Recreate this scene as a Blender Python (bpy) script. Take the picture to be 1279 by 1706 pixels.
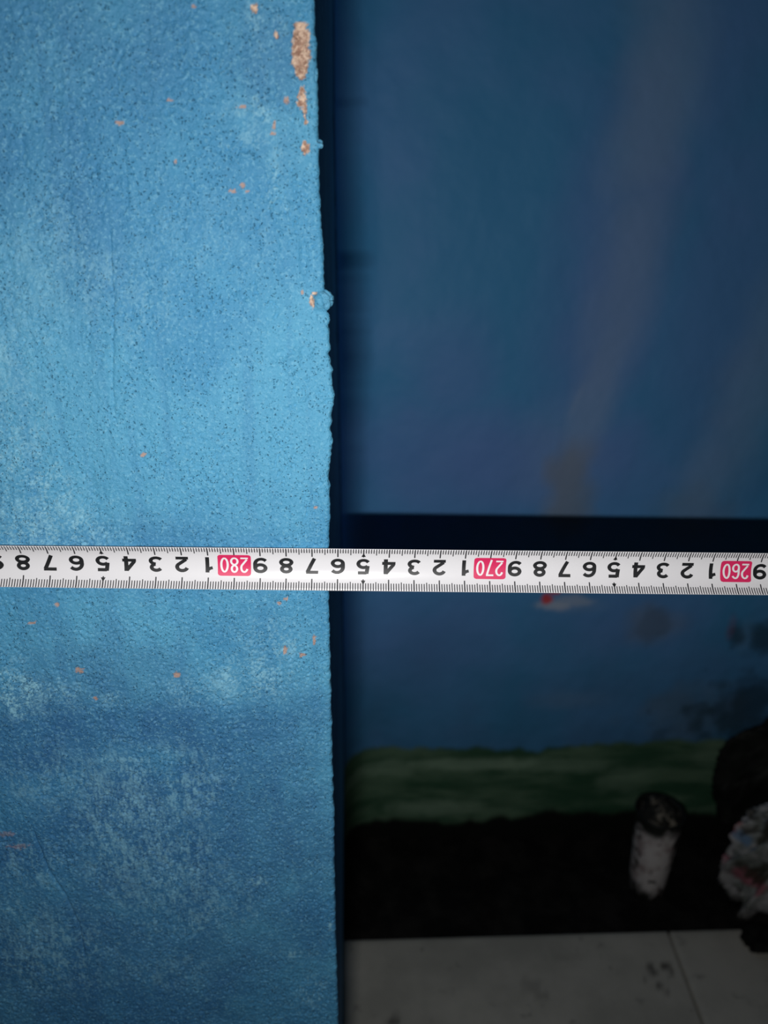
import bpy, math, random
import numpy as np
from mathutils import Vector, Matrix

for o in list(bpy.data.objects): bpy.data.objects.remove(o, do_unlink=True)
SC = bpy.context.scene
COL = SC.collection
R = math.radians

# ------------------------------------------------------------------ camera
W, H, F = 1279.0, 1706.0, 26.0/36.0*1706.0
PITCH, YAW, ROLL, CAM_H = R(20), R(3.0), 0.020, 0.66
fw = Vector((math.sin(YAW)*math.cos(PITCH), math.cos(YAW)*math.cos(PITCH), -math.sin(PITCH)))
r0 = Vector((math.cos(YAW), -math.sin(YAW), 0)); u0 = r0.cross(fw)
rt = r0*math.cos(ROLL)+u0*math.sin(ROLL); up = u0*math.cos(ROLL)-r0*math.sin(ROLL)
EYE = Vector((0, 0, CAM_H))
cd = bpy.data.cameras.new('camera'); cam = bpy.data.objects.new('camera', cd); COL.objects.link(cam)
cd.sensor_fit = 'VERTICAL'; cd.sensor_height = 36; cd.lens = 26; cd.clip_start = 0.01
M = Matrix((rt, up, -fw)).transposed().to_4x4(); M.translation = EYE; cam.matrix_world = M
cd.dof.use_dof = True; cd.dof.focus_distance = 0.292; cd.dof.aperture_fstop = 8.5
SC.camera = cam
SC.view_settings.view_transform = 'Standard'; SC.view_settings.look = 'None'
SC.view_settings.gamma = 1; SC.view_settings.use_curve_mapping = False
SC.view_settings.exposure = 0.0

# ------------------------------------------------------------------ light: the phone's flash in a dark room
w = bpy.data.worlds.new('world'); SC.world = w; w.use_nodes = True
w.node_tree.nodes['Background'].inputs[0].default_value = (0.35, 0.45, 0.6, 1)
w.node_tree.nodes['Background'].inputs[1].default_value = 0.0015
# the phone's pair of LEDs side by side: one narrow, wide emitter
ld = bpy.data.lights.new('flash', 'AREA'); ld.shape = 'RECTANGLE'; ld.size = 0.020; ld.size_y = 0.002
ld.energy = 1.02; ld.color = (1.0, 0.985, 0.97)
flash = bpy.data.objects.new('flash', ld); COL.objects.link(flash)
LM = Matrix((rt, up, -(fw - 0.03*up).normalized())).transposed().to_4x4()
LM.translation = EYE - 0.0226*up - 0.015*rt + 0.0*fw
flash.matrix_world = LM

def ray(px, py):
    return (rt*((px-W/2)/F) - up*((py-H/2)/F) + fw)
def on_y(px, py, Y):
    d = ray(px, py); return EYE + d*(Y/d.y)
def on_z(px, py, Z=0.0):
    d = ray(px, py); return EYE + d*((Z-CAM_H)/d.z)

# front wall plane: 27 cm of tape must lie between the 287 and the 260 mark
a_, b_ = on_y(83, 949, 1.0), on_y(1219.8, 957, 1.0)
YF = 0.27/(a_-b_).length + 0.0004
YW = on_z(900, 1378).y            # foot of the far wall
TE = on_z(900, 1555).y            # far edge of the tiles
print('YF', YF, 'YW', YW, 'TE', TE)

# ------------------------------------------------------------------ helpers
def lat(ix, iy, seed):
    n = (ix.astype(np.int64)*374761393 + iy.astype(np.int64)*668265263 + seed*1274126177) & 0xffffffff
    n = ((n ^ (n >> 13))*1274126177) & 0xffffffff
    n = (n ^ (n >> 16)) & 0xffffff
    return n/float(0xffffff)
def vnoise(x, y, seed=0):
    ix = np.floor(x); iy = np.floor(y); fx = x-ix; fy = y-iy
    fx = fx*fx*(3-2*fx); fy = fy*fy*(3-2*fy)
    a = lat(ix, iy, seed); b = lat(ix+1, iy, seed); c = lat(ix, iy+1, seed); d = lat(ix+1, iy+1, seed)
    return (a*(1-fx)+b*fx)*(1-fy)+(c*(1-fx)+d*fx)*fy
def fbm(x, y, seed=0, octv=4):
    s = 0; a = 0.5; t = 0
    for k in range(octv):
        s = s + a*vnoise(x*2**k+17.3*k, y*2**k-9.1*k, seed+k); t += a; a *= 0.5
    return s/t
def sstep(a, b, x):
    t = np.clip((x-a)/(b-a), 0, 1); return t*t*(3-2*t)

def tag(o, label=None, cat=None, group=None, kind=None):
    if label: o['label'] = label
    if cat: o['category'] = cat
    if group: o['group'] = group
    if kind: o['kind'] = kind
    return o
def link(name, me, mat=None, parent=None, smooth=True):
    o = bpy.data.objects.new(name, me); COL.objects.link(o)
    if mat and not me.materials: me.materials.append(mat)
    if parent: o.parent = parent
    if smooth: me.polygons.foreach_set('use_smooth', np.ones(len(me.polygons), bool))
    return o
def grid_mesh(name, P, attrs=None, close_u=False, flip=False):
    nr, nc = P.shape[:2]
    idx = np.arange(nr*nc).reshape(nr, nc)
    if close_u: idx = np.concatenate([idx, idx[:, :1]], 1)
    q = np.stack([idx[:-1, :-1], idx[:-1, 1:], idx[1:, 1:], idx[1:, :-1]], -1).reshape(-1, 4)
    if flip: q = q[:, ::-1]
    me = bpy.data.meshes.new(name)
    me.vertices.add(nr*nc); me.vertices.foreach_set('co', P.reshape(-1).astype(np.float32))
    me.loops.add(q.size); me.loops.foreach_set('vertex_index', q.reshape(-1).astype(np.int32))
    me.polygons.add(len(q)); me.polygons.foreach_set('loop_start', (np.arange(len(q))*4).astype(np.int32))
    me.update(calc_edges=True)
    for k, v in (attrs or {}).items():
        at = me.attributes.new(k, 'FLOAT', 'POINT'); at.data.foreach_set('value', v.reshape(-1).astype(np.float32))
    return me
def pydata(name, verts, faces):
    me = bpy.data.meshes.new(name); me.from_pydata([tuple(v) for v in verts], [], faces); me.update(); return me

class NT:
    def __init__(s, name, rough=0.6, spec=0.3):
        s.m = bpy.data.materials.new(name); s.m.use_nodes = True; s.t = s.m.node_tree
        s.b = s.t.nodes['Principled BSDF']; s.b.inputs['Roughness'].default_value = rough
        s.b.inputs['Specular IOR Level'].default_value = spec
        s.co = s.t.nodes.new('ShaderNodeTexCoord').outputs['Object']
    def n(s, typ, **kw):
        x = s.t.nodes.new(typ)
        for k, v in kw.items(): setattr(x, k, v)
        return x
    def lk(s, a, b): s.t.links.new(a, b)
    def noise(s, scale, detail=3, rough=.55, vec=None, stretch=None):
        x = s.n('ShaderNodeTexNoise'); x.inputs['Scale'].default_value = scale
        x.inputs['Detail'].default_value = detail; x.inputs['Roughness'].default_value = rough
        v = vec or s.co
        if stretch:
            mp = s.n('ShaderNodeMapping'); mp.inputs['Scale'].default_value = stretch; s.lk(v, mp.inputs[0]); v = mp.outputs[0]
        s.lk(v, x.inputs['Vector']); return x.outputs['Fac']
    def rng(s, v, a, b, c=0, d=1):
        x = s.n('ShaderNodeMapRange', interpolation_type='SMOOTHSTEP')
        for i, k in zip((1, 2, 3, 4), (a, b, c, d)): x.inputs[i].default_value = k
        s.lk(v, x.inputs[0]); return x.outputs[0]
    def math(s, op, a, b):
        x = s.n('ShaderNodeMath', operation=op)
        for i, k in enumerate((a, b)):
            if isinstance(k, (int, float)): x.inputs[i].default_value = k
            else: s.lk(k, x.inputs[i])
        return x.outputs[0]
    def mix(s, f, a, b):
        x = s.n('ShaderNodeMix', data_type='RGBA')
        for sk, k in ((x.inputs[0], f), (x.inputs[6], a), (x.inputs[7], b)):
            if isinstance(k, (int, float)): sk.default_value = k
            elif isinstance(k, tuple): sk.default_value = (*k, 1)
            else: s.lk(k, sk)
        return x.outputs[2]
    def attr(s, name):
        x = s.n('ShaderNodeAttribute', attribute_name=name); return x.outputs['Fac']
    def color(s, c):
        if isinstance(c, tuple): s.b.inputs['Base Color'].default_value = (*c, 1)
        else: s.lk(c, s.b.inputs['Base Color'])
    def bump(s, h, dist, strength=1.0, prev=None):
        x = s.n('ShaderNodeBump'); x.inputs['Distance'].default_value = dist; x.inputs['Strength'].default_value = strength
        s.lk(h, x.inputs['Height'])
        if prev is not None: s.lk(prev, x.inputs['Normal'])
        s.lk(x.outputs[0], s.b.inputs['Normal']); return x.outputs[0]

# ------------------------------------------------------------------ materials
# blue limewashed plaster of the near wall
m = NT('blue_plaster', .62, .35)
big = m.noise(14, 4); mid = m.noise(60, 5, .6); fine = m.noise(900, 3, .6)
streak = m.noise(1, 4, .6, stretch=(160, 10, 7))
c = m.mix(m.rng(big, .38, .64), (.052, .25, .45), (.084, .33, .52))
c = m.mix(m.math('MULTIPLY', m.rng(streak, .45, .68), .5), c, (.055, .24, .43))
c = m.mix(m.math('MULTIPLY', m.rng(mid, .55, .75), .35), c, (.14, .43, .62))
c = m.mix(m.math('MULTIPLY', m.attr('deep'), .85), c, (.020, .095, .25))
c = m.mix(m.math('MULTIPLY', m.rng(fine, .52, .66), .34), c, (.22, .52, .68))
fd = m.noise(1300, 3, .7)
c = m.mix(m.math('MULTIPLY', m.rng(fd, .53, .68), .36), c, (.025, .15, .29))
vo = m.n('ShaderNodeTexVoronoi'); vo.inputs['Scale'].default_value = 950; 
dn = m.n('ShaderNodeTexNoise'); dn.inputs['Scale'].default_value = 700; dn.inputs['Detail'].default_value = 2; m.lk(m.co, dn.inputs['Vector'])
va = m.n('ShaderNodeVectorMath', operation='MULTIPLY_ADD'); m.lk(dn.outputs['Color'], va.inputs[0]); va.inputs[1].default_value = (.0024, .0024, .0024); m.lk(m.co, va.inputs[2])
m.lk(va.outputs[0], vo.inputs['Vector'])
sx = m.n('ShaderNodeSeparateColor'); m.lk(vo.outputs['Color'], sx.inputs[0])
pd = m.math('ADD', vo.outputs['Distance'], m.math('MULTIPLY', sx.outputs[0], .30))
pitm = m.math('MULTIPLY', m.rng(pd, .14, .44, 1, 0), m.rng(m.noise(110, 3), .34, .54))
c = m.mix(m.math('MULTIPLY', pitm, .68), c, (.018, .115, .22))
c = m.mix(m.attr('scuff'), c, (.22, .48, .62))
pcol = m.mix(m.rng(m.noise(700, 3), .35, .65), (.30, .17, .12), (.66, .49, .37))
c = m.mix(m.attr('plaster'), c, pcol)
c = m.mix(m.attr('rust'), c, (.46, .27, .18))
m.color(c)
hsum = m.math('ADD', m.math('MULTIPLY', fine, .75), m.math('MULTIPLY', m.noise(420, 4, .7), .8))
b1 = m.bump(hsum, .00075, .8)
m.bump(pitm, .00035, -.9 if False else .9, b1); m.t.nodes[-1].invert = True
M_BLUE = m.m

# far wall paint: blue above, a mossy green band at the foot
m = NT('far_wall_paint', .55, .25)
n1 = m.noise(5, 4); n2 = m.noise(26, 4)
c = m.mix(m.rng(n1, .40, .62), (.068, .33, .66), (.11, .345, .72))
c = m.mix(m.math('MULTIPLY', m.attr('violet'), .85), c, (.16, .28, .68))
c = m.mix(m.math('MULTIPLY', m.attr('pale'), .80), c, (.33, .48, .72))
c = m.mix(m.math('MULTIPLY', m.attr('brown'), .75), c, (.26, .27, .24))
c = m.mix(m.math('MULTIPLY', m.attr('grime_dark'), .9), c, (.02, .045, .06))
g = m.mix(m.rng(m.noise(16, 4, .6, stretch=(.5, 1, 2.2)), .38, .66), (.035, .10, .055), (.12, .21, .135))
g = m.mix(m.attr('lichen'), g, (.32, .46, .34))
c = m.mix(m.attr('green'), c, g)
c = m.mix(m.attr('white'), c, (.8, .8, .8)); c = m.mix(m.attr('red'), c, (.75, .06, .05))
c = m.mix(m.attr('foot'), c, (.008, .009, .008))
m.color(c); m.bump(m.noise(120, 4), .0006, .6)
M_FAR = m.m

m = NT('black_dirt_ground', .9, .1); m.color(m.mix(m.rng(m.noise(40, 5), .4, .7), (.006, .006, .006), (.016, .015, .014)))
m.bump(m.noise(150, 4), .002, .7); M_DIRT = m.m
m = NT('grey_floor_tile', .55, .3)
c = m.mix(m.rng(m.noise(9, 5, .6), .38, .66), (.33, .325, .285), (.43, .42, .37))
c = m.mix(m.math('MULTIPLY', m.rng(m.noise(45, 4, .6), .60, .72), .5), c, (.13, .13, .12))
c = m.mix(m.attr('stain'), c, (.045, .042, .035)); m.color(c); m.bump(m.noise(200, 3), .0003, .5); M_TILE = m.m

m = NT('tape_lacquer', .22, .5)
m.color((.74, .735, .76)); m.b.inputs['Coat Weight'].default_value = .0; m.b.inputs['Coat Roughness'].default_value = .35
m.bump(m.noise(3500, 2), .00003, .5); M_TAPE = m.m
def ink(name, col, rough=.45):
    k = NT(name, .5, .5); k.color(col); k.b.inputs['Coat Weight'].default_value = .0; k.b.inputs['Coat Roughness'].default_value = .35; return k.m
M_INK = ink('black_ink', (.008, .009, .011)); M_TICK = ink('grey_ink', (.015, .016, .02)); M_RED = ink('crimson_ink', (.66, .02, .11)); M_WHT = ink('white_ink', (.80, .78, .80))

m = NT('dirty_white_plastic', .5, .3)
c = m.mix(m.rng(m.noise(45, 4, .6), .46, .66), (.52, .50, .50), (.30, .25, .25))
c = m.mix(m.rng(m.noise(70, 4, .65), .585, .64), c, (.02, .02, .018))
c = m.mix(m.attr('grime_dark'), c, (.012, .014, .012)); m.color(c); M_CUP = m.m
m = NT('caked_black_residue', .8, .15)
m.color(m.mix(m.rng(m.noise(48, 5, .7), .52, .66), (.015, .016, .015), (.24, .22, .18))); m.bump(m.noise(200, 4), .002, 1); M_GUNK = m.m
m = NT('white_printed_bag_plastic', .5, .3)
c = m.mix(m.rng(m.noise(28, 5, .65), .42, .62), (.42, .42, .43), (.15, .17, .16))
c = m.mix(m.attr('red'), c, (.34, .06, .05)); c = m.mix(m.attr('green'), c, (.07, .22, .12))
c = m.mix(m.attr('blue'), c, (.10, .20, .34)); c = m.mix(m.attr('pink'), c, (.36, .10, .14))
c = m.mix(m.attr('grime_dark'), c, (.03, .03, .02)); m.color(c); m.bump(m.noise(60, 4), .003, .6); M_BAG = m.m
m = NT('black_bag_plastic', .62, .12); m.color(m.mix(m.rng(m.noise(20, 4), .4, .7), (.006, .007, .006), (.018, .02, .018)))
m.bump(m.noise(45, 4), .004, .5); M_BLACK = m.m

# ------------------------------------------------------------------ the near wall with its ragged corner
EDGE = [(517,-160),(523,0),(524,35),(527,60),(528,125),(529,170),(530,200),(531,228),(535,240),(531,250),(532,290),(533,330),(536,370),
 (538,400),(539,425),(537,440),(540,460),(541,480),(539,488),(540,512),(544,517),(548,524),(549,534),(546,541),(549,555),(550,575),(551,583),(545,590),(549,597),
 (551,608),(555,617),(551,624),(554,640),(557,655),(555,672),(552,690),(554,702),(550,714),(555,737),(550,765),(548,790),(549,815),
 (549,860),(548,910),(548,985),(550,1100),(553,1250),(556,1350),(557,1450),(559,1560),(561,1620),(563,1706),(567,1850)]
ez, ex = [], []
for px, py in EDGE:
    p = on_y(px, py, YF); ez.append(p.z); ex.append(p.x)
ez = np.array(ez)[::-1]; ex = np.array(ex)[::-1]
def front(px, py):
    p = on_y(px, py, YF); return p.x, p.z
zt, zb = front(300, 0)[1], front(300, 1706)[1]; xl = front(0, 0)[0]; xl = min(xl, front(0, 1706)[0])
D = 0.00046
zs = np.concatenate([np.linspace(0, zb-.05, 24)[:-1], np.linspace(zb-.05, zb-.01, 30)[:-1], np.arange(zb-.01, zt+.01, D),
                     np.linspace(zt+.01, zt+.05, 30)[1:], np.linspace(zt+.05, 1.5, 30)[1:]])
XE = ex.max()+.001
xs = np.concatenate([np.linspace(-1.1, xl-.03, 30)[:-1], np.linspace(xl-.03, xl-.004, 20)[:-1], np.arange(xl-.004, XE, D)]); xs[-1] = XE
Xg, Zg = np.meshgrid(xs, zs)
xe = np.interp(zs, ez, ex)
zz = zs
inner = (zz > zb-.02) & (zz < zt+.02)
xe = xe + np.where(inner, (vnoise(zz*900, zz*0, 5)-.5)*.00035 + (vnoise(zz*330, zz*0, 9)-.5)*.0005, 0)
wq = sstep(XE-.03, XE, Xg)
Xw = Xg + (xe[:, None]-XE)*wq
def blob(cx, cy, rx, ry, X, Z, back=front, ang=0, rag=.5, sc=1500, seed=1, soft=.25):
    """ragged elliptical patch given in the photo's pixels, laid out on the wall's own surface"""
    x0, z0 = back(cx, cy); x1, _ = back(cx+rx, cy); _, z1 = back(cx, cy+ry)
    a, b = abs(x1-x0), abs(z1-z0)
    dx, dz = X-x0, Z-z0
    if ang:
        ca, sa = math.cos(ang), math.sin(ang); dx, dz = dx*ca+dz*sa, -dx*sa+dz*ca
    d = np.sqrt((dx/a)**2+(dz/b)**2) + (fbm(X*sc, Z*sc, seed, 3)-.5)*2*rag
    return 1-sstep(1-soft, 1+soft, d)
B = lambda *a, **k: blob(*a, Xw, Zg, **k)
plaster = np.zeros_like(Xw)
for a in [(505,90,19,42),(509,60,15,20),(508,112,13,22),(507,42,15,5)]: plaster = np.maximum(plaster, B(*a, rag=.32, sc=1100, seed=3, soft=.08))
for a in [(509,152,5,10),(508,168,10,14),(515,182,3.5,16),(517,203,3,6)]: plaster = np.maximum(plaster, B(*a, rag=.7, sc=2200, seed=4, soft=.1))
for a in [(515,246,8,10),(526,503,5.5,10),(424,14,6,9),(531,489,5,2.5),(460,58,4,6)]: plaster = np.maximum(plaster, B(*a, rag=.6, sc=1800, seed=6, soft=.12))
rust = np.zeros_like(Xw)
for i, a in enumerate([(403,178,7,2.5),(457,210,4,6),(456,222,6,3),(478,167,6,5),(388,319,6,3),(405,309,4,4),(411,318,3,2),(200,204,7,3),(291,269,2.5,3),(282,166,5,1.5),
          (134,1116,7,4),(295,1124,5,4),(160,1164,4,3),(476,998,3,3),(464,1005,3,2.5),(503,1090,5,3),(475,1083,3,6),(95,1006,5,3),(324,12,3,3),(530,846,3,2),
          (10,1390,14,4),(30,1410,18,4),(55,1037,6,3),(526,1066,4,7),(505,487,3,3),(238,758,4,4)]):
    rust = np.maximum(rust, B(*a, rag=1.0, sc=1100, seed=20+i, soft=.2)*(.8 if a[1] < 1300 else .28))
scuff = np.zeros_like(Xw)
for i, a in enumerate([(424,30,12,26,.4),(460,50,14,24,.3),(436,90,10,20,.2),(432,178,14,16,.75),(442,192,8,10,.6),(372,188,14,8,.4),(378,245,12,8,.35),(400,184,10,12,.4),(428,228,22,18,.3),
          (455,310,7,30,.55),(475,346,7,5,.8),(462,262,10,26,.25),(240,505,60,60,.25),(130,470,70,50,.28),(40,500,60,80,.2),(20,600,30,60,.35),(100,430,60,80,.22),(330,400,120,60,.15),
          (450,1065,45,26,.4),(420,1130,60,30,.5),(330,1150,60,24,.3),(20,1150,45,36,.75),(90,1160,40,22,.4),(190,1165,20,10,.35),
          (30,820,70,60,.6),(60,880,110,40,.55),(25,700,40,60,.4),(18,790,6,9,.8),(100,1300,90,40,.22),(240,1310,110,50,.36),(205,1370,60,70,.36),(260,1430,90,70,.30),(300,1500,100,50,.28),(60,1440,60,30,.25),(90,1590,80,50,.3),(40,1540,60,40,.28),
          (430,1470,16,7,.5),(490,1590,30,5,.4),(520,1650,18,20,.4),(280,1620,60,20,.2),(555,1545,3,6,.7)]):
    px, py, rx, ry, am = a
    spk = sstep(.46, .68, fbm(Xw*(1300 if py > 1200 else 1700), Zg*(480 if py > 1200 else 1500), 77+i, 4)*.65+.35*fbm(Xw*260, Zg*150, 7+i, 3))
    scuff = np.maximum(scuff, B(px, py, rx*1.2, ry*1.2, rag=.5, sc=300, seed=50+i, soft=.5)*spk*min(1, am*1.6))
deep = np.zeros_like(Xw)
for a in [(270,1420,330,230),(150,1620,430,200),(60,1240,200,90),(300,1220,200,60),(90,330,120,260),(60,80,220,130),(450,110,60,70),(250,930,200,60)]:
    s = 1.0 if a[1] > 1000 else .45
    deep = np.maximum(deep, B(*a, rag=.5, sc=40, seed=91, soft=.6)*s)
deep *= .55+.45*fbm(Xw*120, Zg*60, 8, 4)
# relief towards the room
hgt = (fbm(Xw*22, Zg*14, 2, 3)-.5)*.0022 + (fbm(Xw*260, Zg*160, 12, 4)-.5)*.0005 + (fbm(Xw*900, Zg*700, 31, 3)-.5)*.00050
hgt += (fbm(Xw*150, Zg*8, 14, 3)-.5)*.0007                                # trowel streaks
pits = sstep(.70, .80, vnoise(Xw*1300, Zg*1300, 41))*sstep(.42, .56, fbm(Xw*80, Zg*80, 43, 3))
hgt -= pits*.00055
hgt -= plaster*(.0009-.0010*fbm(Xw*1500, Zg*1500, 60, 2)) + rust*.0002
def ring(px, py, rx, ry, wd=.18, amp=.0005, seed=5):
    x0, z0 = front(px, py); a = abs(front(px+rx, py)[0]-x0); b = abs(front(px, py+ry)[1]-z0)
    d = np.sqrt(((Xw-x0)/a)**2+((Zg-z0)/b)**2)+(fbm(Xw*600, Zg*600, seed, 2)-.5)*.7
    return np.exp(-((d-1)/wd)**2)*amp
for a in [(485,607,11,15),(478,588,22,10),(510,585,18,9),(510,430,9,22),(503,655,7,12),(410,490,12,10),(468,345,16,12)]: hgt = hgt + ring(*a)
def bump_at(px, py, rx, ry, amp):
    x0, z0 = front(px, py); a = abs(front(px+rx, py)[0]-x0); b = abs(front(px, py+ry)[1]-z0)
    return np.exp(-(((Xw-x0)/a)**2+((Zg-z0)/b)**2)**1.5)*amp
hgt = hgt + bump_at(541, 501, 11, 13, .0022) + bump_at(484, 605, 9, 12, .0006)
# a long scratch low on the left
def groove(pts, wd, dep):
    g = 0
    for (p, q) in zip(pts[:-1], pts[1:]):
        A = np.array(front(*p)); Bv = np.array(front(*q)); dlt = Bv-A
        t = np.clip(((Xw-A[0])*dlt[0]+(Zg-A[1])*dlt[1])/(dlt@dlt), 0, 1)
        d = np.hypot(Xw-A[0]-t*dlt[0], Zg-A[1]-t*dlt[1]); g = np.maximum(g, np.exp(-(d/wd)**2)*dep)
    return g
hgt = hgt - groove([(55,1385),(80,1450),(108,1490),(132,1545),(140,1590)], .0005, .0009)
hgt = hgt - groove([(183,380),(188,500),(186,640),(190,700)], .0005, .0006) - groove([(207,250),(212,330),(211,345)], .0004, .0005)
fade = np.clip(sstep(-.2, xl-.02, Xw), .3, 1); hgt = hgt*fade
r_ = .0016
Yw_ = YF - hgt
cols = [np.stack([Xw - r_*sstep(XE-.012, XE, Xg), Yw_, Zg], -1)]
nz = len(zs); jit = (fbm(zz*700, zz*0+3, 55, 3)-.5)*.0006
hE = hgt[:, -1]
for k in range(1, 7):
    th = k/6*math.pi/2; rr = r_ + jit*math.sin(2*th)
    cols.append(np.stack([xe - r_ + rr*math.sin(th), YF - hE + r_*(1-math.cos(th)), zz], -1)[:, None, :])
for t in np.concatenate([np.linspace(.006, .06, 12), np.linspace(.08, 1, 14)]):
    yy = YF + r_ + (YW + .01 - YF - r_)*t
    s0 = np.interp(zs, ez, np.interp(ez, [ez[0], ez[-1]], [ex[0], ex[-1]]))   # straight mean line deeper in
    mixk = min(1, t/.05)
    xx = xe*(1-mixk)+(s0-.0005)*mixk + (fbm(zz*120, zz*0+yy*120, 66, 3)-.5)*.0015*mixk
    cols.append(np.stack([xx, np.full(nz, yy), zz], -1)[:, None, :])
P = np.concatenate(cols, 1)
def ext(A, pad=0.0):
    k = P.shape[1]-A.shape[1]; return np.concatenate([A, np.full((nz, k), pad)*0 + A[:, -1:]*pad], 1)
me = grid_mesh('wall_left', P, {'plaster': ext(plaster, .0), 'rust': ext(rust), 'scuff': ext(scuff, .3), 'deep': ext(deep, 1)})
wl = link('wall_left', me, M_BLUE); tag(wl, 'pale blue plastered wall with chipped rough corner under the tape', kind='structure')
X_SIDE = float(np.interp(.3, [ez[0], ez[-1]], [ex[0], ex[-1]]))

# blister of plaster sticking out of the corner, with a curled flake under it
def lump(name, px, py, ra, rb, dpt, yo, seed, parent):
    c0 = on_y(px, py, YF+yo); T, Ph = np.meshgrid(np.linspace(0, 2*math.pi, 60, endpoint=False), np.linspace(-math.pi/2, math.pi/2, 40))
    k = 1+(fbm(np.cos(T)*1.5+3+Ph, np.sin(T)*1.5+Ph, seed, 3)-.5)*.5
    Q = np.stack([c0.x+ra*k*np.cos(Ph)*np.cos(T), c0.y+dpt*k*np.sin(Ph), c0.z+rb*k*np.cos(Ph)*np.sin(T)], -1)
    z0 = np.zeros(T.shape); o = link(name, grid_mesh(name, Q, dict(plaster=sstep(.64, .7, fbm(T*1.3, Ph*2, seed+4, 3))*0, rust=z0, scuff=z0+.12, deep=z0)), M_BLUE, parent); return o
lump('plaster_blister', 542, 500, .0030, .0033, .0022, .0012, 5, wl)
lump('plaster_blister', 538, 498, .0024, .0024, .0016, -.0002, 8, wl)
lump('plaster_blister', 545, 530, .0009, .0020, .0010, .0012, 11, wl)
lump('plaster_blister', 533, 240, .0010, .0013, .0010, .0010, 14, wl)
lump('plaster_blister', 525, 125, .0009, .0022, .0009, .0006, 17, wl)

# ------------------------------------------------------------------ far wall, rounded into the side of the recess
RC = .042
fx = np.concatenate([np.linspace(0, 1, 26)[:-1], 1+np.arange(0, .62, .0024)/.0024/100.0])
px_, py_ = [], []
X0 = X_SIDE+.0005
for a in np.linspace(0, math.pi/2, 60)[:-1]:
    px_.append(X0+RC*(1-math.cos(a))); py_.append(YW-RC*(1-math.sin(a)))
for x in np.concatenate([np.arange(0, .60, .0024), np.linspace(.62, 2.0, 20)]): px_.append(X0+RC+x); py_.append(YW)
px_, py_ = np.array(px_), np.array(py_)
fz = np.concatenate([np.arange(-.02, .95, .0024), np.linspace(.97, 2.2, 20)])
FX, FZ = np.meshgrid(px_, fz); FY = np.tile(py_, (len(fz), 1))
FX = FX + (np.interp(fz, [ez[0], ez[-1]], [ex[0], ex[-1]])-X_SIDE)[:, None]
FY = FY - (fbm(FX*9, FZ*7, 3, 3)-.5)*.006 - (fbm(FX*60, FZ*60, 4, 3)-.5)*.0012
def far(px, py):
    p = on_y(px, py, YW); return p.x, p.z
FB = lambda *a, **k: blob(*a, FX, FZ, back=far, **k)
def streaks(lst, sc, seed, soft, rag=.5):
    o = np.zeros_like(FX)
    for i, (a, b, c_, d, ang, am) in enumerate(lst): o = np.maximum(o, FB(a, b, c_, d, ang=ang, sc=sc, seed=seed+i, soft=soft, rag=rag)*am)
    return o
pale = streaks([(1095,160,60,220,-.10,.55),(1055,420,50,190,-.15,.50),(1000,640,34,170,-.24,.55),(966,660,9,40,-.35,.6),(962,715,14,14,0,.4),(930,760,60,80,-.2,.25),
                (1262,640,55,200,-.2,.42),(1180,790,42,100,-.3,.42),(1110,20,60,80,0,.35),(1240,1060,14,22,0,.25),(560+390,1165,60,14,0,.25),(955,1010,50,10,0,.3)], 22, 11, .75, .35)
violet = streaks([(1000,560,90,260,-.1,.75),(830,780,230,90,0,.8),(760,640,60,90,0,.5),(1200,500,90,350,0,.5),(720,1060,110,70,0,.5),(1040,1030,120,60,0,.45),(1210,120,70,200,0,.4)], 14, 31, .8, .45)
brown = streaks([(945,815,36,75,0,.7),(1150,850,60,40,0,.25),(1090,1040,40,26,0,.5),(1150,1190,80,40,0,.4)], 40, 51, .6)
grime_dark = streaks([(1222,1052,17,24,.3,.85),(1270,1060,24,26,0,.85),(1247,1090,14,8,0,.4),(1090,1045,26,26,0,.35),(1150,1260,120,50,0,.5),(1240,1190,90,60,0,.9),(1238,1140,20,16,0,.6),(1205,1180,26,24,0,.5),(1082,1262,40,60,0,.7),(1100,1310,60,50,0,.6),(1000,1400,100,20,0,.3),
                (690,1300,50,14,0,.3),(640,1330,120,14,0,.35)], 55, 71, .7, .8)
low = sstep(far(900, 930)[1], far(900, 1230)[1], FZ)*.5; grime_dark = np.maximum(grime_dark, low*(.6+.6*fbm(FX*25, FZ*25, 61, 3)))  # besides the grime patches, the far wall darkens steadily downwards from tape level
def zline(pts):
    xx = [far(a, b)[0] for a, b in pts]; zz_ = [far(a, b)[1] for a, b in pts]; return np.interp(FX, xx, zz_)
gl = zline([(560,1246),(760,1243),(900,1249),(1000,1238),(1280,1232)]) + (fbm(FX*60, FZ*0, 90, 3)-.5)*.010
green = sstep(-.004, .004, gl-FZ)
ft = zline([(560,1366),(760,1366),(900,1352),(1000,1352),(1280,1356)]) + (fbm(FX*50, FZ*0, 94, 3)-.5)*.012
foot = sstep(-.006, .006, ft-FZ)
lichen = streaks([(790,1272,140,9,0,.5),(950,1275,70,10,.0,.3),(640,1280,60,12,0,.35),(720,1345,70,12,0,.45),(1040,1300,40,20,0,.25),(1180,1260,30,20,0,.25)], 60, 95, .6)
red = streaks([(911,998,10,9,0,.9),(925,985,8,5,0,.8)], 120, 120, .3); white = streaks([(925,1008,26,8,0,.45),(955,1000,30,8,0,.3)], 110, 130, .5)
red = np.maximum(red, FB(1218,1045,7,18, sc=120, seed=5, soft=.5)*.10)
me = grid_mesh('wall_back', np.stack([FX, FY, FZ], -1), dict(pale=pale, violet=violet, brown=brown, grime_dark=grime_dark, green=green, foot=foot, lichen=lichen, red=red, white=white))
wb = link('wall_back', me, M_FAR); tag(wb, 'dark blue painted far wall with green mossy band at its foot', kind='structure')

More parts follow.
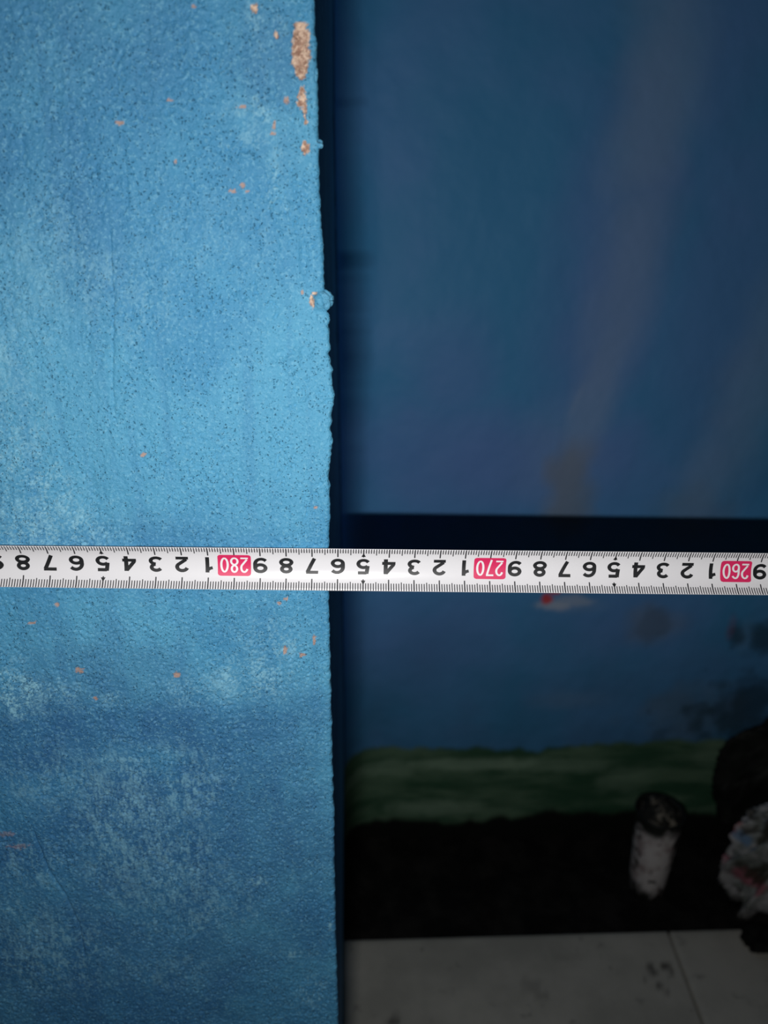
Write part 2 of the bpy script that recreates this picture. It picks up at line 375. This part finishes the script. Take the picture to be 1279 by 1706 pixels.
# ------------------------------------------------------------------ ground: black dirt bed and grey tiles
gx = np.linspace(-1.1, 2.2, 200); gy = np.linspace(-.6, YW+.03, 90); GX, GY = np.meshgrid(gx, gy)
GZ = -.012 + (fbm(GX*40, GY*40, 7, 4)-.5)*.004
fl = link('floor', grid_mesh('floor', np.stack([GX, GY, GZ], -1)), M_DIRT); tag(fl, 'black dirt bed of the floor showing beyond the grey tiles', kind='structure')
pa, pb = on_z(580, 1564), on_z(1215, 1546)
sl = (pb.y-pa.y)/(pb.x-pa.x)
edge = lambda x: pa.y + (x-pa.x)*sl
ja, jb = on_z(1113, 1550), on_z(1172, 1706)
js = (jb.x-ja.x)/(jb.y-ja.y)
joint = lambda y, k=0: ja.x + (y-ja.y)*js + k*.62
def tile(corners, stains=()):
    (x0, y0), (x1, y1), (x2, y2), (x3, y3) = corners     # near left, near right, far right, far left
    u = np.concatenate([[0, 0, .002], np.linspace(.01, .99, 90), [.998, 1, 1]]); U, V = np.meshgrid(u, u)
    X = (1-V)*((1-U)*x0+U*x1)+V*((1-U)*x3+U*x2); Y = (1-V)*((1-U)*y0+U*y1)+V*((1-U)*y3+U*y2)
    ii = np.arange(len(u)); rg = np.minimum(ii, len(u)-1-ii); rim = np.minimum(rg[:, None], rg[None, :])
    Z = np.where(rim == 0, -.010, np.where(rim == 1, -.0008, 0))
    st = np.zeros_like(X)
    for (px, py, rx, ry, am) in stains:
        c0 = on_z(px, py); c1 = on_z(px+rx, py); c2 = on_z(px, py-ry)
        d = np.sqrt(((X-c0.x)/(c1.x-c0.x))**2+((Y-c0.y)/(c2.y-c0.y))**2)+(fbm(X*350, Y*350, 3, 3)-.5)*1.2
        st = np.maximum(st, (1-sstep(.6, 1.2, d))*am)
    o = link('tile', grid_mesh('tile', np.stack([X, Y, Z], -1), {'stain': st}), M_TILE, fl)
    return o
g = .0014
ys = [None, TE-.30, TE-.60, TE-.90]
SP = [(1080,1608,10,3,.8),(1108,1610,9,5,.9),(1090,1622,6,4,.8),(1118,1618,5,4,.7),(1095,1640,6,5,.8),(1112,1655,7,4,.5),(1075,1630,5,3,.5),(885,1640,18,14,.25),(655,1700,14,10,.7),(905,1660,12,6,.3),(950,1590,50,7,.15)]
for row in range(2):
    yn = lambda x: (edge(x)-.60*(row+1)); yf = lambda x: (edge(x)-.60*row)
    for k in range(-2, 4):
        xn0, xn1 = joint(yn(0), k-1)+g, joint(yn(0), k)-g; xf0, xf1 = joint(yf(0), k-1)+g, joint(yf(0), k)-g
        if xn1 > X_SIDE+.001 and xn0 < X_SIDE and row < 1: xn0 = max(xn0, X_SIDE+.001); xf0 = max(xf0, X_SIDE+.001)
        if xf1 < X_SIDE and row < 1: continue
        tile([(xn0, yn(xn0)+g), (xn1, yn(xn1)+g), (xf1, yf(xf1)-g), (xf0, yf(xf0)-g)], SP if (row == 0 and k in (0, 1)) else ())

# ------------------------------------------------------------------ tape measure
A = on_y(390.5, 943.8, YF-.0012); Bp = on_y(1219.8, 954.5, YF-.0012)
tdir = (A-Bp).normalized()                       # towards higher numbers (leftwards)
P280 = A
RT = .0125; HALF = .0091/RT                      # concave blade, arc 18.6 mm
def tilt(s):                                     # s in metres from the 280 mark, positive to the left
    t = min(1, max(0, (.12 - s)/.34)); return R(1 + 18*t)
def tp(s, v, off=0.0):                           # v: arc position in metres, + is up in the picture
    ta = tilt(s); ph = v/RT
    wv = Vector((0, math.sin(ta), math.cos(ta))); wv = (wv - tdir*wv.dot(tdir)).normalized()
    nv = Vector((0, -math.cos(ta), math.sin(ta))); nv = (nv - tdir*nv.dot(tdir)).normalized()
    rr = RT-off
    return P280 + tdir*s + wv*(rr*math.sin(ph)) + nv*(RT - rr*math.cos(ph))
ORG = tp(0, 0)
tape = bpy.data.objects.new('tape_measure', None); COL.objects.link(tape); tape.location = ORG; tape.empty_display_size = .02
tag(tape, 'white steel tape measure blade stretched across the wall corner, red panels at every tenth number', 'tape measure')
S0, S1 = -.30, .17
ss = np.linspace(S0, S1, 120); vs = np.linspace(-.0091, .0091, 17)
ring_ = [(v, 0.0) for v in vs] + [(v, -.00014) for v in vs[::-1]]
Pb = np.array([[tp(s, v, o)-ORG for (v, o) in ring_] for s in ss])
link('blade', grid_mesh('blade', Pb, close_u=True), M_TAPE, tape)
# graduation strokes: both edges, every millimetre
vts, fcs = [], []
def strip(s, v0, v1, hw, off, n=4):
    b = len(vts)
    for k in range(n+1):
        v = v0+(v1-v0)*k/n
        vts.append(tp(s-hw, v, off)-ORG); vts.append(tp(s+hw, v, off)-ORG)
    for k in range(n): fcs.append((b+2*k, b+2*k+1, b+2*k+3, b+2*k+2))
E = .00905
for mm in range(int(S0*1000)+1, int(S1*1000)):
    s = mm/1000; k = mm % 10
    L1 = .0027; L2 = .0031
    if k == 5: L1 = L2 = .0036
    if k == 0: L1 = L2 = .0046
    hw = .00019 if k else .00025
    strip(s, E, E-L1+.0002, hw, .00003); strip(s, -E, -E+L2, hw, .00003)
me = pydata('graduation_mark', vts, fcs); o = link('graduation_mark', me, M_TICK, tape); tag(o, kind='stuff')

def arc(cx, cy, rx, ry, a0, a1, n=16):
    return [(cx+rx*math.cos(R(a0+(a1-a0)*i/n)), cy+ry*math.sin(R(a0+(a1-a0)*i/n))) for i in range(n+1)]
def seg(*p):
    out = []
    for a, b in zip(p[:-1], p[1:]):
        for i in range(4): out.append((a[0]+(b[0]-a[0])*i/4, a[1]+(b[1]-a[1])*i/4))
    out.append(p[-1]); return out
six = [arc(.39,.31,.275,.215,0,360,24), arc(.43,.58,.32,.325,38,178,14)+[(.11,.45),(.115,.31)]]
DG = {'0': [arc(.39,.5,.28,.40,0,360,28)],
 '1': [seg((.44,0),(.44,1)), seg((.44,.86),(.30,.74),(.16,.70))],
 '2': [arc(.39,.67,.27,.235,165,-38,16)+[(.42,.38),(.16,.17)], seg((.06,.09),(.72,.09))],
 '3': [arc(.37,.715,.25,.19,155,-80,16), arc(.37,.30,.285,.21,85,-155,18)],
 '4': [seg((.56,0),(.56,.97)), seg((.54,.92),(.12,.34)), seg((.03,.28),(.76,.28))],
 '5': [seg((.68,.91),(.20,.91)), seg((.21,.97),(.15,.46)), arc(.38,.33,.285,.24,140,-155,20)],
 '6': six, '7': [seg((.05,.91),(.72,.91)), seg((.64,.90),(.26,0))],
 '8': [arc(.39,.725,.235,.185,0,360,22), arc(.39,.29,.28,.20,0,360,24)],
 '9': [[(.78-x, 1-y) for x, y in st] for st in six]}
def numeral(ch, s, v, hgt_, wid, th, off, mat, parent, label=None):
    """upside-down figure centred on the mark; x to the right of the figure = higher s"""
    V, Fc = [], []
    for st in DG[ch]:
        pts = [np.array(((p[0]-.39)*wid/.78, (p[1]-.5)*hgt_)) for p in st]
        b = len(V); closed = np.hypot(*(pts[0]-pts[-1])) < 1e-6
        for i, p in enumerate(pts):
            a = pts[i-1] if i else (pts[-2] if closed else pts[0]); c2 = pts[i+1] if i < len(pts)-1 else (pts[1] if closed else pts[-1])
            t = c2-a; t = t/max(1e-9, np.hypot(*t)); nrm = np.array((-t[1], t[0]))
            hw = th*.5*(1.0 - .20*abs(nrm[1]))
            for sg in (-1, -.0, 1):
                q = p+nrm*hw*sg
                V.append(tp(s+q[0], v-q[1], off)-ORG)
        for i in range(len(pts)-1):
            for j in (0, 1): Fc.append((b+3*i+j, b+3*i+j+1, b+3*i+j+4, b+3*i+j+3))
    o = link('numeral', pydata('numeral', V, Fc), mat, parent)
    if label: o['label'] = label
    return o
NV = .0007
for cm in range(-29, 17):
    val = 280+cm; s = cm/100; d = val % 10
    if d:
        numeral(str(d), s, NV, 0.0064, .0056, .00160 if d != 1 else .00150, .00005, M_INK, tape)
        if d == 5:
            for sg in (1, -1):
                v0 = .0056*sg; o = link('arrow_mark', pydata('arrow_mark', [tp(s-.0009, v0-.0007*sg, .00005)-ORG, tp(s+.0009, v0-.0007*sg, .00005)-ORG, tp(s, v0+.0011*sg, .00005)-ORG], [(0, 1, 2)]), M_INK, tape)
    else:
        hw, hh, rc = .0064, .0044, .0011
        def half(v):
            e = max(0, abs(v)-(hh-rc)); return hw-rc+math.sqrt(max(0, rc*rc-e*e))
        vv = np.concatenate([np.linspace(-hh, -hh+rc, 6), np.linspace(-hh+rc, hh-rc, 8)[1:-1], np.linspace(hh-rc, hh, 6)])
        V = []; Fc = []
        for v in vv:
            for t in np.linspace(-1, 1, 7): V.append(tp(s+half(v)*t, NV+v, .00004)-ORG)
        for i in range(len(vv)-1):
            for j in range(6): Fc.append((7*i+j, 7*i+j+1, 7*i+j+8, 7*i+j+7))
        pn = link('red_panel', pydata('red_panel', V, Fc), M_RED, tape); pn['label'] = 'crimson rounded panel with white figures %d' % val
        for i, ch in enumerate(str(val)):
            numeral(ch, s+(i-1)*.0038, NV, .0070, .0034, .00085, .00008, M_WHT, pn)

# ------------------------------------------------------------------ the tub standing in the black strip
def lathe(prof, n=64, wob=0):
    th = np.linspace(0, 2*math.pi, n, endpoint=False)
    return np.array([[(r*math.cos(t), r*math.sin(t), z) for t in th] for r, z in prof])
base = on_z(1078, 1466)
tub = bpy.data.objects.new('plastic_tub', None); COL.objects.link(tub); tub.location = (base.x, base.y, -.0105)
tag(tub, 'small dirty white tub caked black at its rim, standing on the black dirt', 'tub')
prof = [(.0, 0), (.0165, 0), (.018, .001), (.0188, .004)] + [(.0188+.0052*t, .004+.100*t) for t in np.linspace(.05, 1, 30)] + [(.0256, .1045), (.0260, .106), (.0256, .1075), (.0243, .1075), (.0232, .105)] + [(.0228-.001*t, .105-.02*t) for t in (.2, .6, 1)]
Pc = lathe(prof)
ang = np.arctan2(Pc[..., 1], Pc[..., 0]); zc = Pc[..., 2]
dent = 1 + .05*(fbm(ang*2+5, zc*40, 3, 2)-.5); Pc[..., 0] *= dent; Pc[..., 1] *= dent
gm = np.maximum(sstep(.078, .098, zc+(fbm(ang*2+9, zc*60, 8, 3)-.5)*.03), sstep(.022, .004, zc+(fbm(ang*3+9, zc*60, 9, 3)-.5)*.035))
gm = np.maximum(gm, sstep(.62, .72, fbm(ang*2+3, zc*50, 19, 3)))
link('body', grid_mesh('body', Pc, {'grime_dark': gm}), M_CUP, tub)
pr = [(.0225, .097), (.021, .102), (.018, .106), (.014, .111), (.010, .116), (.006, .119), (.003, .1205), (.0, .121)]
Pg = lathe(pr, 40); a2 = np.arctan2(Pg[..., 1], Pg[..., 0]); k = 1+.9*(fbm(a2*2.2+9, Pg[..., 2]*90, 5, 3)-.5)*(Pg[..., 2] > .1)
Pg[..., 0] *= k; Pg[..., 1] *= k; Pg[..., 2] += (fbm(a2*3+9, Pg[..., 2]*60, 6, 3)-.5)*.012*(Pg[..., 2] > .1)
o = link('residue', grid_mesh('residue', Pg), M_GUNK, tub); o['label'] = 'caked black and grey residue heaped over the rim'

# ------------------------------------------------------------------ rubbish bags at the right
def sack(name, loc, rx, ry, rz, seed, mat, crease=.16, attrs=None, top=.6, lean=0.):
    nu, nv = 150, 90
    th = np.linspace(0, 2*math.pi, nu, endpoint=False); ph = np.linspace(-math.pi/2, math.pi/2, nv)
    T, Ph = np.meshgrid(th, ph)
    cx, sx = np.cos(T), np.sin(T)
    def n3(f, sd, o=3): return (fbm(cx*np.cos(Ph)*f+7, Ph*f*.8+sx*1.3*f+3, sd, o)+fbm(sx*np.cos(Ph)*f+11, Ph*f*.6-cx*f+5, sd+9, o))/2
    rid = 1-np.abs(n3(2.6, seed)-.5)*6; rid = np.clip(rid, 0, 1)**2
    rid2 = np.clip(1-np.abs(n3(6, seed+3)-.5)*6, 0, 1)**2
    k = 1 + (n3(1.4, seed+1)-.5)*.7 + rid*crease + rid2*crease*.15
    cc = np.sign(np.cos(Ph))*np.abs(np.cos(Ph))**top
    X = rx*k*cc*cx; Y = ry*k*cc*sx; Z = rz*np.sin(Ph)*(1+(k-1)*.8)
    Z = Z*(1-lean*X/rx); Z = Z - Z.min(); Z = np.where(Z < .01, Z*.5, Z)
    at = attrs(X, Y, Z, n3) if attrs else None
    o = bpy.data.objects.new(name, None); COL.objects.link(o); o.location = loc
    bd = link('sack_body', grid_mesh('sack_body', np.stack([X, Y, Z], -1), at), mat, o)
    return o
def bag_attrs(X, Y, Z, n3):
    def spot(px, py, r, sd):
        d0 = on_y(px, py, WB.y-.05); dx = X+WB.x-d0.x; dz = Z+WB.z-d0.z
        return (1-sstep(.6, 1.1, np.hypot(dx, dz)/r+(n3(9, sd)-.5)*1.2))*(Y < .02)
    return {'red': np.maximum(spot(1264, 1428, .008, 3), spot(1256, 1448, .007, 5))*.9, 'green': np.maximum(spot(1252, 1420, .006, 7)*.6, spot(1205, 1490, .014, 8)*.4),
            'blue': spot(1272, 1452, .008, 9)*.8, 'pink': spot(1276, 1510, .014, 10)*.8,
            'grime_dark': np.maximum(sstep(.52, .60, n3(5, 12)), sstep(.03, 0, Z+(n3(5, 2)-.5)*.03))*.9}
g0 = on_z(1312, 1508)
WB = Vector((g0.x, g0.y, -.0105))
white_bag = sack('plastic_bag', WB, .068, .036, .046, 4, M_BAG, .20, bag_attrs, lean=.62)
tag(white_bag, 'crumpled dirty white printed plastic bag slumped at the right edge beside the tub', 'bag')
def tube(name, pts, rad, mat, parent, n=10):
    pts = [Vector(p) for p in pts]; rows = []
    for i, p in enumerate(pts):
        t = (pts[min(i+1, len(pts)-1)]-pts[max(i-1, 0)]).normalized(); a = t.cross(Vector((0, .3, 1))).normalized(); b = t.cross(a)
        r = rad*(1 if 0 < i < len(pts)-1 else .3)
        rows.append([p+a*r*math.cos(2*math.pi*k/n)+b*r*.5*math.sin(2*math.pi*k/n) for k in range(n)])
    return link(name, grid_mesh(name, np.array(rows), {}, close_u=True), mat, parent)
def bagpt(px, py, dy): return on_y(px, py, WB.y+dy)-WB
for pts in () and ([(1203, 1322, -.030), (1212, 1345, -.036), (1219, 1375, -.043), (1228, 1402, -.047), (1240, 1425, -.050)],
            [(1205, 1326, -.028), (1222, 1350, -.036), (1232, 1380, -.045), (1238, 1400, -.048), (1243, 1424, -.050)]):
    tube('handle', [bagpt(*p) for p in pts], .0030, M_BAG, white_bag)
g1 = on_z(1345, 1440)
black_bag = sack('rubbish_sack', Vector((g0.x+.03, YW-.046, -.0105)), .082, .026, .084, 15, M_BLACK, .14)
tag(black_bag, 'black rubbish sack standing against the far wall behind the white bag', 'bag')
# small scrap lying on the edge of the tiles
sc = on_z(1262, 1572)
def scrap_attr(X, Y, Z, n3): return None
scrap = sack('rubbish_scrap', Vector((sc.x, sc.y, .0002)), .014, .012, .006, 33, M_BLACK, .3, None)
tag(scrap, 'small dark crumpled scrap lying on the tile edge below the white bag', 'scrap')
